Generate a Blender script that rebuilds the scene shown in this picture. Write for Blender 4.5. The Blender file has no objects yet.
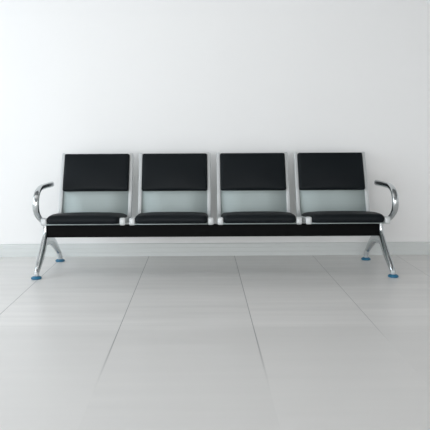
import bpy, bmesh, math
from mathutils import Vector

scene = bpy.context.scene
C = scene.collection

# ------------------------------------------------------------------ materials
def new_mat(name):
    m = bpy.data.materials.new(name)
    m.use_nodes = True
    nt = m.node_tree
    b = nt.nodes.get('Principled BSDF')
    return m, nt, b

def simple(name, col, rough=0.5, metal=0.0, spec=0.5, coat=0.0, coat_rough=0.1):
    m, nt, b = new_mat(name)
    b.inputs['Base Color'].default_value = (*col, 1)
    b.inputs['Roughness'].default_value = rough
    b.inputs['Metallic'].default_value = metal
    b.inputs['Specular IOR Level'].default_value = spec
    b.inputs['Coat Weight'].default_value = coat
    b.inputs['Coat Roughness'].default_value = coat_rough
    return m

def add_bump(m, scale=400, strength=0.1, dist=0.001, stretch=(1, 1, 1), detail=3):
    nt = m.node_tree
    b = nt.nodes['Principled BSDF']
    tc = nt.nodes.new('ShaderNodeTexCoord')
    mp = nt.nodes.new('ShaderNodeMapping')
    mp.inputs['Scale'].default_value = stretch
    nz = nt.nodes.new('ShaderNodeTexNoise')
    nz.inputs['Scale'].default_value = scale
    nz.inputs['Detail'].default_value = detail
    bp = nt.nodes.new('ShaderNodeBump')
    bp.inputs['Strength'].default_value = strength
    bp.inputs['Distance'].default_value = dist
    L = nt.links
    L.new(tc.outputs['Object'], mp.inputs['Vector'])
    L.new(mp.outputs[0], nz.inputs['Vector'])
    L.new(nz.outputs['Fac'], bp.inputs['Height'])
    L.new(bp.outputs[0], b.inputs['Normal'])
    return m

M_wall = add_bump(simple('wall_paint', (0.86, 0.86, 0.858), 0.75, spec=0.25), 180, 0.06, 0.001)
M_ceil = simple('ceiling_paint', (0.22, 0.22, 0.22), 0.8)
M_leather = add_bump(simple('black_leather', (0.0050, 0.0075, 0.0095), 0.50, spec=0.15), 320, 0.12, 0.0006)
M_chrome = simple('chrome', (0.56, 0.585, 0.595), 0.20, 1.0)
M_alu = simple('satin_aluminium', (0.60, 0.62, 0.625), 0.52, 0.3)
M_black = simple('black_steel', (0.002, 0.0022, 0.0025), 0.5, spec=0.06)
M_blue = simple('blue_plastic', (0.013, 0.14, 0.255), 0.35, spec=0.5)
M_base = simple('baseboard_metal', (0.65, 0.675, 0.67), 0.42, 0.05)
M_frame = simple('window_frame_white', (0.75, 0.75, 0.75), 0.5)
# seat shell: fine perforated, grey-green lacquered steel
M_shell, nt, b = new_mat('grey_green_steel')
b.inputs['Base Color'].default_value = (0.40, 0.475, 0.465, 1)
b.inputs['Metallic'].default_value = 0.1
b.inputs['Roughness'].default_value = 0.55
tc = nt.nodes.new('ShaderNodeTexCoord')
vo = nt.nodes.new('ShaderNodeTexVoronoi')
vo.inputs['Scale'].default_value = 150
vo.inputs['Randomness'].default_value = 0.0
mr = nt.nodes.new('ShaderNodeMapRange')
mr.inputs['From Min'].default_value = 0.25
mr.inputs['From Max'].default_value = 0.32
mx = nt.nodes.new('ShaderNodeMix'); mx.data_type = 'RGBA'
mx.inputs[6].default_value = (0.375, 0.435, 0.430, 1)
mx.inputs[7].default_value = (0.400, 0.462, 0.457, 1)
nt.links.new(tc.outputs['Object'], vo.inputs['Vector'])
nt.links.new(vo.outputs['Distance'], mr.inputs['Value'])
nt.links.new(mr.outputs[0], mx.inputs[0])
nt.links.new(mx.outputs[2], b.inputs['Base Color'])

# floor: large pale grey tiles with thin joints and faint brushed streaks
M_floor, nt, b = new_mat('grey_floor_tiles')
N = nt.nodes; L = nt.links
def math_node(op, a=None, bb=None, c=None, clamp=False):
    n = N.new('ShaderNodeMath'); n.operation = op; n.use_clamp = clamp
    for i, v in enumerate((a, bb, c)):
        if v is None: continue
        if isinstance(v, (int, float)): n.inputs[i].default_value = v
        else: L.new(v, n.inputs[i])
    return n.outputs[0]
def maprange(v, a0, a1, b0, b1, smooth=True):
    n = N.new('ShaderNodeMapRange')
    n.interpolation_type = 'SMOOTHSTEP' if smooth else 'LINEAR'
    n.inputs['From Min'].default_value = a0; n.inputs['From Max'].default_value = a1
    n.inputs['To Min'].default_value = b0; n.inputs['To Max'].default_value = b1
    L.new(v, n.inputs['Value'])
    return n.outputs[0]
geo = N.new('ShaderNodeNewGeometry')
sp = N.new('ShaderNodeSeparateXYZ')
L.new(geo.outputs['Position'], sp.inputs[0])
X, Y = sp.outputs[0], sp.outputs[1]
JOINTS = (-3.03, -2.38, -1.73, -1.08, -0.41, 0.255, 0.862, 1.51, 2.16, 2.81, 3.46)
dist_u = tile_id = None
for xj in JOINTS:
    d = math_node('SUBTRACT', X, xj)
    a_, g_ = math_node('ABSOLUTE', d), math_node('GREATER_THAN', d, 0.0)
    dist_u = a_ if dist_u is None else math_node('MINIMUM', dist_u, a_)
    tile_id = g_ if tile_id is None else math_node('ADD', tile_id, g_)
# joints narrow and crisp by the wall, filled and worn further into the room
wear = maprange(Y, -2.72, -1.85, 0.0, 1.0)
wid = maprange(Y, -2.5, -1.8, 0.0065, 0.0026)
fac_line = math_node('MULTIPLY', math_node('SUBTRACT', 1.0, math_node('DIVIDE', dist_u, wid), clamp=True), wear, clamp=True)
fac_line = math_node('MULTIPLY', fac_line, maprange(X, 0.45, 1.0, 1.0, 0.55))
right = math_node('GREATER_THAN', X, 0.6)
fac_line = math_node('MULTIPLY', fac_line, math_node('MAXIMUM', math_node('SUBTRACT', 1.0, right), maprange(Y, -2.2, -1.7, 0.0, 1.0)))
# row joint
dv = math_node('ABSOLUTE', math_node('ADD', Y, 1.84))
fac_row = math_node('MULTIPLY', math_node('SUBTRACT', 1.0, math_node('DIVIDE', dv, 0.012), clamp=True), 0.05)
# streaks along x
mp = N.new('ShaderNodeMapping'); mp.inputs['Scale'].default_value = (0.55, 7.0, 1.0)
L.new(geo.outputs['Position'], mp.inputs['Vector'])
nz = N.new('ShaderNodeTexNoise'); nz.inputs['Scale'].default_value = 1.6; nz.inputs['Detail'].default_value = 2.5
nz.inputs['Roughness'].default_value = 0.55
off = N.new('ShaderNodeCombineXYZ')
L.new(math_node('MULTIPLY', tile_id, 3.7), off.inputs[0]); L.new(math_node('MULTIPLY', tile_id, 5.3), off.inputs[1])
va = N.new('ShaderNodeVectorMath'); va.operation = 'ADD'
L.new(mp.outputs[0], va.inputs[0]); L.new(off.outputs[0], va.inputs[1])
L.new(va.outputs[0], nz.inputs['Vector'])
streak_amt = maprange(Y, -2.1, -1.75, 0.35, 1.0)
st = math_node('MULTIPLY', math_node('SUBTRACT', nz.outputs['Fac'], 0.5), streak_amt)
val = math_node('MULTIPLY_ADD', st, 0.28, 1.0)
tile_var = math_node('SINE', math_node('MULTIPLY', tile_id, 2.3))
val = math_node('MULTIPLY_ADD', tile_var, 0.012, val)
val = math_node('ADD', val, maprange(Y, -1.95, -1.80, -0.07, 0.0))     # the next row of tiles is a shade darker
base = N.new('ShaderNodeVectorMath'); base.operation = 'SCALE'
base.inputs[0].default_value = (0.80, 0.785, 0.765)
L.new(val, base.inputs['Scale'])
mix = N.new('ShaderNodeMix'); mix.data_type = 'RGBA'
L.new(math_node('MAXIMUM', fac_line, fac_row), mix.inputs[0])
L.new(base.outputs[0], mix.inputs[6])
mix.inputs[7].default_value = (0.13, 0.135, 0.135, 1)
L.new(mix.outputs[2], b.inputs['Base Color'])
L.new(maprange(nz.outputs['Fac'], 0.3, 0.7, 0.30, 0.38), b.inputs['Roughness'])
b.inputs['Specular IOR Level'].default_value = 0.5

# ------------------------------------------------------------------ mesh helpers
def link(name, bm, mat, parent=None, smooth=True):
    me = bpy.data.meshes.new(name)
    bmesh.ops.recalc_face_normals(bm, faces=bm.faces)
    bm.to_mesh(me); bm.free()
    me.materials.append(mat)
    if smooth:
        for p in me.polygons: p.use_smooth = True
    o = bpy.data.objects.new(name, me)
    C.objects.link(o)
    if parent: o.parent = parent
    return o

def box_bm(x0, x1, y0, y1, z0, z1, bev=0.0, seg=3, bm=None):
    bm = bm or bmesh.new()
    r = bmesh.ops.create_cube(bm, size=1)
    for v in r['verts']:
        v.co = Vector(((x0 + x1) / 2 + v.co.x * (x1 - x0), (y0 + y1) / 2 + v.co.y * (y1 - y0), (z0 + z1) / 2 + v.co.z * (z1 - z0)))
    if bev:
        vs = set(r['verts'])
        es = [e for e in bm.edges if e.verts[0] in vs]
        bmesh.ops.bevel(bm, geom=es, offset=bev, segments=seg, profile=0.5, affect='EDGES')
    return bm

def cushion_bm(sx, sy, sz, r, bulge, n=(20, 16, 5), corner=0.0):
    """padded slab, local x width, y length, z thickness, centred; rounded edges and a pillowed top"""
    bm = bmesh.new()
    hx, hy, hz = sx / 2, sy / 2, sz / 2
    def coords(n, h):
        # denser towards the ends so the rounding is smooth
        out = []
        for i in range(n + 1):
            t = i / n * 2 - 1
            out.append(h * math.sin(t * math.pi / 2) * 0.5 + h * t * 0.5)
        return out
    xs, ys, zs = coords(n[0], hx), coords(n[1], hy), coords(n[2], hz)
    cache = {}
    def place(x, y, z):
        key = (round(x, 6), round(y, 6), round(z, 6))
        if key in cache: return cache[key]
        ix = max(-hx + r, min(hx - r, x)); iy = max(-hy + r, min(hy - r, y)); iz = max(-hz + r, min(hz - r, z))
        d = Vector((x - ix, y - iy, z - iz))
        p = Vector((ix, iy, iz))
        if d.length > 1e-9:
            m = max(abs(d.x), abs(d.y), abs(d.z))
            p += d.normalized() * (r if d.length > 0 and m > 0 else 0) * (m / r)
        if z > 0:
            p.z += bulge * (1 - (x / hx) ** 2) * (1 - (y / hy) ** 2) * (z / hz)
        v = bm.verts.new(p); cache[key] = v
        return v
    def grid(A, B, f):
        for i in range(len(A) - 1):
            for j in range(len(B) - 1):
                q = [f(A[i], B[j]), f(A[i + 1], B[j]), f(A[i + 1], B[j + 1]), f(A[i], B[j + 1])]
                try: bm.faces.new(q)
                except ValueError: pass
    for s in (-1, 1):
        grid(xs, ys, lambda a, c: place(a, c, s * hz))
        grid(xs, zs, lambda a, c: place(a, s * hy, c))
        grid(ys, zs, lambda a, c: place(s * hx, a, c))
    return bm

def catmull(pts, n=8):
    """pts: list of tuples (any dimension) -> smooth list"""
    P = [Vector(p) if len(p) <= 4 else p for p in pts]
    P = [list(p) for p in pts]
    out = []
    for i in range(len(P) - 1):
        p0 = P[max(i - 1, 0)]; p1 = P[i]; p2 = P[i + 1]; p3 = P[min(i + 2, len(P) - 1)]
        for s in range(n):
            t = s / n
            out.append([0.5 * ((2 * b_) + (c_ - a_) * t + (2 * a_ - 5 * b_ + 4 * c_ - d_) * t * t + (-a_ + 3 * b_ - 3 * c_ + d_) * t ** 3)
                        for a_, b_, c_, d_ in zip(p0, p1, p2, p3)])
    out.append(P[-1])
    return out

def sweep_bm(path, power=2.6, seg=16, bm=None, caps=True):
    """path rows: x, y, z, half width along X, half thickness across. Superellipse section, path lies near a YZ plane."""
    bm = bm or bmesh.new()
    rings = []
    n = len(path)
    # rounded ends
    rows = list(path)
    for i, row in enumerate(rows):
        p = Vector(row[:3])
        a = Vector(rows[max(i - 1, 0)][:3]); c = Vector(rows[min(i + 1, n - 1)][:3])
        t = (c - a).normalized()
        side = Vector((1, 0, 0)); side = (side - t * side.dot(t)).normalized()
        nrm = t.cross(side).normalized()
        ring = []
        for k in range(seg):
            th = 2 * math.pi * k / seg
            cs, sn = math.cos(th), math.sin(th)
            ex = math.copysign(abs(cs) ** (2 / power), cs) * row[3]
            ey = math.copysign(abs(sn) ** (2 / power), sn) * row[4]
            ring.append(bm.verts.new(p + side * ex + nrm * ey))
        rings.append(ring)
    for i in range(n - 1):
        for k in range(seg):
            bm.faces.new((rings[i][k], rings[i][(k + 1) % seg], rings[i + 1][(k + 1) % seg], rings[i + 1][k]))
    if caps:
        bm.faces.new(rings[0]); bm.faces.new(rings[-1])
    return bm

def round_ends(path, frac=(0.55, 0.85), step=0.006):
    """add shrinking rings at both ends so a bar ends in a soft dome"""
    out = [list(r) for r in path]
    for end in (0, -1):
        r = out[end]; q = out[1] if end == 0 else out[-2]
        t = (Vector(r[:3]) - Vector(q[:3])).normalized()
        extra = []
        for k, f in ((0.5, 0.9), (0.85, 0.62), (1.0, 0.25)):
            p = Vector(r[:3]) + t * step * k
            extra.append([*p, r[3] * f, r[4] * f])
        if end == 0: out = extra[::-1] + out
        else: out = out + extra
    return out

def lathe_bm(profile, seg=24, loc=(0, 0, 0)):
    bm = bmesh.new()
    rings = []
    for r, z in profile:
        rings.append([bm.verts.new((loc[0] + r * math.cos(2 * math.pi * k / seg), loc[1] + r * math.sin(2 * math.pi * k / seg), loc[2] + z)) for k in range(seg)])
    for i in range(len(rings) - 1):
        for k in range(seg):
            bm.faces.new((rings[i][k], rings[i][(k + 1) % seg], rings[i + 1][(k + 1) % seg], rings[i + 1][k]))
    bm.faces.new(rings[0]); bm.faces.new(rings[-1])
    return bm

# ------------------------------------------------------------------ setting
XL, XR, YF, ZT = -3.3, 3.7, -8.0, 2.9
def struct(name, bm, mat):
    o = link(name, bm, mat, smooth=False); o['kind'] = 'structure'; return o
struct('floor', box_bm(XL - .2, XR + .2, YF - .2, 0.2, -0.2, 0.0), M_floor)
struct('wall_back', box_bm(XL - .2, XR + .2, 0.0, 0.2, 0.0, ZT), M_wall)
struct('ceiling', box_bm(XL - .2, XR + .2, YF - .2, 0.2, ZT, ZT + .2), M_ceil)
struct('wall_right', box_bm(XR, XR + .2, YF, 0.0, 0.0, ZT), M_wall)
gx0, gx1, gz0, gz1 = XL + .2, 1.7, 0.06, 2.1       # opening for an unseen front window, added for soft frontal light
bm = box_bm(XL - .2, gx0, YF - .2, YF, 0, ZT)
box_bm(gx1, XR + .2, YF - .2, YF, 0, ZT, bm=bm)
box_bm(gx0, gx1, YF - .2, YF, 0, gz0, bm=bm)
box_bm(gx0, gx1, YF - .2, YF, gz1, ZT, bm=bm)
struct('wall_front', bm, M_wall)
bm = bmesh.new()
for i in range(5):
    x = gx0 + .03 + (gx1 - gx0 - .06) * i / 4
    box_bm(x - .03, x + .03, YF - .14, YF - .08, gz0, gz1, bm=bm)
for z in (gz0 + .03, gz1 - .03):
    box_bm(gx0, gx1, YF - .14, YF - .08, z - .03, z + .03, bm=bm)
struct('fill_window', bm, M_frame)  # unseen window frame, added around the frontal fill light
# left wall with a wide window
wy0, wy1, wz0, wz1 = -5.4, -0.9, 0.35, 2.55
bm = box_bm(XL - .2, XL, YF, wy0, 0, ZT)
box_bm(XL - .2, XL, wy1, 0.0, 0, ZT, bm=bm)
box_bm(XL - .2, XL, wy0, wy1, 0, wz0, bm=bm)
box_bm(XL - .2, XL, wy0, wy1, wz1, ZT, bm=bm)
struct('wall_left', bm, M_wall)
bm = bmesh.new()
for y in (wy0 + .03, wy0 + 1.5, wy0 + 3.0, wy1 - .03):
    box_bm(XL - .14, XL - .08, y - .03, y + .03, wz0, wz1, bm=bm)
for z in (wz0 + .03, wz1 - .03):
    box_bm(XL - .14, XL - .08, wy0, wy1, z - .03, z + .03, bm=bm)
struct('window_1', bm, M_frame)

# skirting: a rail with two shallow grooves, in section, run along the wall
def skirting(name, x0, x1):
    prof = [(0, 0), (-.014, 0), (-.014, .030), (-.0125, .0315), (-.0125, .0335), (-.014, .035), (-.014, .064),
            (-.0125, .0655), (-.0125, .0675), (-.014, .069), (-.014, .094), (-.011, .098), (0, .098)]
    bm = bmesh.new()
    a = [bm.verts.new((x0, y, z)) for y, z in prof]
    c = [bm.verts.new((x1, y, z)) for y, z in prof]
    for i in range(len(prof)):
        j = (i + 1) % len(prof)
        bm.faces.new((a[i], a[j], c[j], c[i]))
    bm.faces.new(a); bm.faces.new(c)
    return struct(name, bm, M_base)
skirting('baseboard_back', XL, XR)

# ------------------------------------------------------------------ the bench
BY = -0.575                                   # beam axis
bench = bpy.data.objects.new('waiting_bench', None)
C.objects.link(bench)
bench.location = (0.0925, BY, 0)
bench['label'] = 'four-seat chrome waiting bench with black padded seats and backs, against the white wall'
bench['category'] = 'bench'
def P(y): return y - BY                       # world Y -> bench-local Y

# beam
bm = box_bm(-1.157, 1.132, P(-0.602), P(-0.548), 0.243, 0.326, bev=0.005)
beam = link('beam', bm, M_black, bench, smooth=False)

# ---- one seat, built around x = 0 in bench-local coordinates
W2 = 0.2675                                    # half width over the side frames
FL = 0.0275                                    # side frame width
# centre line of the side frame in world Y, z, half thickness
prof = [(-0.188, 0.800, .012), (-0.215, 0.72, .014), (-0.262, 0.58, .015), (-0.306, 0.445, .016), (-0.332, 0.378, .018),
        (-0.375, 0.346, .019), (-0.44, 0.343, .019), (-0.56, 0.355, .018), (-0.70, 0.370, .0195), (-0.79, 0.380, .0235), (-0.822, 0.381, .0245)]

def frame_bm(sx):
    flare = lambda y: max(0, -0.70 - y) * 0.05               # the front end widens outwards
    rows = [(sx * (W2 - FL / 2 + flare(y) * 0.7), P(y), z, FL / 2 + flare(y), t) for y, z, t in prof]
    path = catmull(rows, 6)
    return sweep_bm(round_ends(path, step=0.010), power=5.0, seg=28)

def shell_bm():
    """thin pressed sheet following the frame: back panel, bend and pan with a rolled front lip"""
    line = [(-0.196, 0.775), (-0.219, 0.71), (-0.266, 0.575), (-0.309, 0.44), (-0.330, 0.370), (-0.362, 0.330), (-0.42, 0.326),
            (-0.56, 0.338), (-0.70, 0.356), (-0.815, 0.3645), (-0.828, 0.3650), (-0.834, 0.3640)]
    pts = catmull(line, 5)
    w = W2 - FL + 0.004
    th = 0.004
    bm = bmesh.new()
    rows = []
    for i, (y, z) in enumerate(pts):
        a = pts[max(i - 1, 0)]; c = pts[min(i + 1, len(pts) - 1)]
        t = Vector((0, c[0] - a[0], c[1] - a[1])).normalized()
        nrm = Vector((0, -t.z, t.y))
        r = []
        for s in (0, 1):
            for x in (-w, -w / 3, w / 3, w):
                p = Vector((x, P(y), z)) + nrm * th * (0.5 - s)
                r.append(bm.verts.new(p))
        rows.append(r)
    for i in range(len(rows) - 1):
        A, B = rows[i], rows[i + 1]
        for k in range(3):
            bm.faces.new((A[k], A[k + 1], B[k + 1], B[k]))
            bm.faces.new((A[4 + k], A[5 + k], B[5 + k], B[4 + k]))
        bm.faces.new((A[0], A[4], B[4], B[0])); bm.faces.new((A[3], A[7], B[7], B[3]))
    for R in (rows[0], rows[-1]):
        for k in range(3): bm.faces.new((R[k], R[k + 1], R[5 + k], R[4 + k]))
    return bm

def oriented(bm, centre, ydir, zdir):
    yd = Vector(ydir).normalized(); zd = Vector(zdir); zd = (zd - yd * zd.dot(yd)).normalized()
    xd = yd.cross(zd)
    c = Vector(centre)
    for v in bm.verts:
        v.co = c + xd * v.co.x + yd * v.co.y + zd * v.co.z
    return bm

def back_pad_bm():
    # slab in front of the shell, from the top edge down to z = .54
    top = Vector((0, P(-0.208), 0.803)); bot = Vector((0, P(-0.303), 0.535))
    d = top - bot
    return oriented(cushion_bm(0.484, d.length, 0.040, 0.0125, 0.018, n=(22, 16, 6)), (top + bot) / 2, d, (0, -1, 0.3))

def seat_pad_bm():
    f = Vector((0, P(-0.845), 0.3955)); r = Vector((0, P(-0.348), 0.350))
    h = (f - r).length / 2
    bm = cushion_bm(0.487, 2 * h, 0.058, 0.0285, 0.006, n=(28, 26, 8))
    for v in bm.verts:                                    # arched: waterfall front edge, thinner back, rounded front corners
        t = v.co.y / h
        top = v.co.z > 0
        v.co.z *= 0.87 - 0.13 * t
        if top: v.co.z += 0.013 * (1 - t * t)
        if t < -0.7: v.co.x *= 1 - 0.035 * ((-t - 0.7) / 0.3) ** 2
        if top: v.co.z -= 0.004 * max(0, abs(v.co.x) / 0.245 - 0.6) / 0.4
    return oriented(bm, (f + r) / 2, r - f, (0, 0, 1))

def bracket_bm():
    bm = box_bm(-0.10, 0.10, P(-0.625), P(-0.525), 0.325, 0.331, bev=0.002)
    box_bm(-0.08, -0.06, P(-0.61), P(-0.54), 0.329, 0.3405, bm=bm)
    box_bm(0.06, 0.08, P(-0.61), P(-0.54), 0.329, 0.3405, bm=bm)
    return bm

protos = None
for i, cx in enumerate((-0.87, -0.29, 0.29, 0.87)):
    if protos is None:
        shell = link('seat_shell', shell_bm(), M_shell, bench)
        shell['label'] = 'grey-green steel seat shell'
        fr = []
        for s in (-1, 1):
            fr.append(link('side_frame', frame_bm(s), M_alu, shell))
            fr[-1]['label'] = 'satin silver side frame'
        bp_ = link('back_cushion', back_pad_bm(), M_leather, shell)
        sp_ = link('seat_cushion', seat_pad_bm(), M_leather, shell)
        for q in (bp_, sp_): q['label'] = 'black leather pad'
        br = link('bracket', bracket_bm(), M_black, shell, smooth=False)
        protos = (shell, fr + [bp_, sp_, br])
        shell.location = (cx, 0, 0)
    else:
        sh = protos[0].copy(); C.objects.link(sh); sh.parent = bench; sh.location = (cx, 0, 0)
        for ch in protos[1]:
            c = ch.copy(); C.objects.link(c); c.parent = sh

# ---- legs
def leg(s, x, xf, xr):
    """post at x, front foot at xf, rear foot at xr"""
    a, b = xf - x, xr - x
    rows = [(x, P(-0.585), 0.352, .0145, .018), (x, P(-0.585), 0.30, .0145, .018), (x, P(-0.589), 0.258, .0160, .024), (x + a * .1, P(-0.614), 0.215, .0205, .029),
            (x + a * .3, P(-0.660), 0.161, .0220, .028), (x + a * .63, P(-0.720), 0.097, .0205, .0245), (x + a * .86, P(-0.765), 0.055, .0175, .019), (xf, P(-0.782), 0.018, .0145, .015)]
    o = link('leg', sweep_bm(catmull(rows, 9), power=2.4, seg=32), M_chrome, bench)
    o['label'] = 'polished chrome leg'
    rows = [(x, P(-0.600), 0.214, .0150, .034), (x, P(-0.53), 0.216, .0190, .036), (x + b * .2, P(-0.44), 0.201, .0210, .035), (x + b * .5, P(-0.350), 0.156, .0210, .029),
            (x + b * .8, P(-0.262), 0.095, .0175, .0195), (xr, P(-0.221), 0.057, .0150, .0165), (xr, P(-0.204), 0.034, .0145, .015), (xr, P(-0.201), 0.014, .0145, .0145)]
    link('rear_strut', sweep_bm(catmull(rows, 9), power=2.4, seg=32), M_chrome, o)
    rows = [(xr - b * .08, P(-0.247), 0.0805, .0172, .0190), (xr, P(-0.221), 0.057, .0165, .0180), (xr, P(-0.205), 0.034, .0162, .0168), (xr, P(-0.201), 0.0155, .0162, .0162)]
    link('collar', sweep_bm(catmull(rows, 5), power=2.5, seg=24), M_alu, o)
    for gx, gy in ((xf, P(-0.783)), (xr, P(-0.200))):
        g = link('foot_glide', lathe_bm([(.031, 0), (.0345, .002), (.0345, .009), (.031, .0135), (.025, .0165), (.019, .019), (.0165, .020)], 28, (gx, gy, 0)), M_blue, o)
        g['label'] = 'blue plastic foot glide'
        if gy < 0: link('collar', lathe_bm([(.0155, .0165), (.0172, .018), (.0172, .040), (.0160, .044), (.0140, .046)], 24, (gx, gy, 0)), M_alu, o)
    return o
leg(-1, -1.173, -1.188, -1.155); leg(1, 1.148, 1.175, 1.140)

# ---- end armrests: a flat bar bent in an open C
def arm(s):
    x = s * 1.172
    rows = [(x, P(-0.395), 0.594, .0175, .0200), (x, P(-0.50), 0.596, .0175, .0195), (x, P(-0.63), 0.598, .017, .0185), (x, P(-0.735), 0.595, .0175, .0175), (x, P(-0.815), 0.569, .019, .017),
            (x, P(-0.852), 0.515, .0205, .018), (x, P(-0.838), 0.455, .020, .018), (x, P(-0.77), 0.405, .017, .0165), (x - s * .004, P(-0.68), 0.368, .0165, .0155), (x - s * .016, P(-0.60), 0.358, .016, .014)]
    o = link('armrest', sweep_bm(round_ends(catmull(rows, 7), step=0.006), power=2.5, seg=24), M_chrome, bench)
    o['label'] = 'curved chrome armrest'
    return o
arm(-1); arm(1)

# ------------------------------------------------------------------ light
def area(name, loc, rot, sx, sy, power, col):
    l = bpy.data.lights.new(name, 'AREA'); l.shape = 'RECTANGLE'; l.size = sx; l.size_y = sy
    l.energy = power; l.color = col
    o = bpy.data.objects.new(name, l); C.objects.link(o)
    o.location = loc; o.rotation_euler = rot
    return o
area('daylight_and_fill', (XL - 0.16, (wy0 + wy1) / 2, (wz0 + wz1) / 2), (0, math.radians(-90), 0), wz1 - wz0, wy1 - wy0, 88, (0.86, 0.94, 1.0))
area('daylight_and_fill', ((gx0 + gx1) / 2, YF - 0.16, (gz0 + gz1) / 2), (math.radians(90), 0, 0), gx1 - gx0, gz1 - gz0, 185, (1.0, 0.99, 0.975))  # frontal fill added behind the camera, set in the made-up front window
# large soft fill lights added below the ceiling to brighten the floor
for x in (-2.1, -0.1):
    area('ceiling_fill', (x, -2.2, ZT - 0.02), (0, 0, 0), 1.7, 1.3, 7, (1.0, 0.98, 0.95))
w = bpy.data.worlds.new('daylight'); scene.world = w; w.use_nodes = True
w.node_tree.nodes['Background'].inputs[0].default_value = (0.85, 0.93, 1.0, 1)
w.node_tree.nodes['Background'].inputs[1].default_value = 1.0

# ------------------------------------------------------------------ camera
F, H = 660.0, 0.98
cam = bpy.data.cameras.new('camera')
cam.sensor_width = 36; cam.lens = F / 430 * 36
cam.shift_x = (215 - 201) / 430
cam.shift_y = -(215 - 130) / 430
co = bpy.data.objects.new('camera', cam); C.objects.link(co)
co.location = (0, -5.154, H)
co.rotation_euler = (math.radians(90), math.radians(0.31), 0)
scene.camera = co
scene.view_settings.view_transform = 'Standard'
scene.view_settings.look = 'None'
scene.view_settings.gamma = 1
scene.view_settings.exposure = 0.04
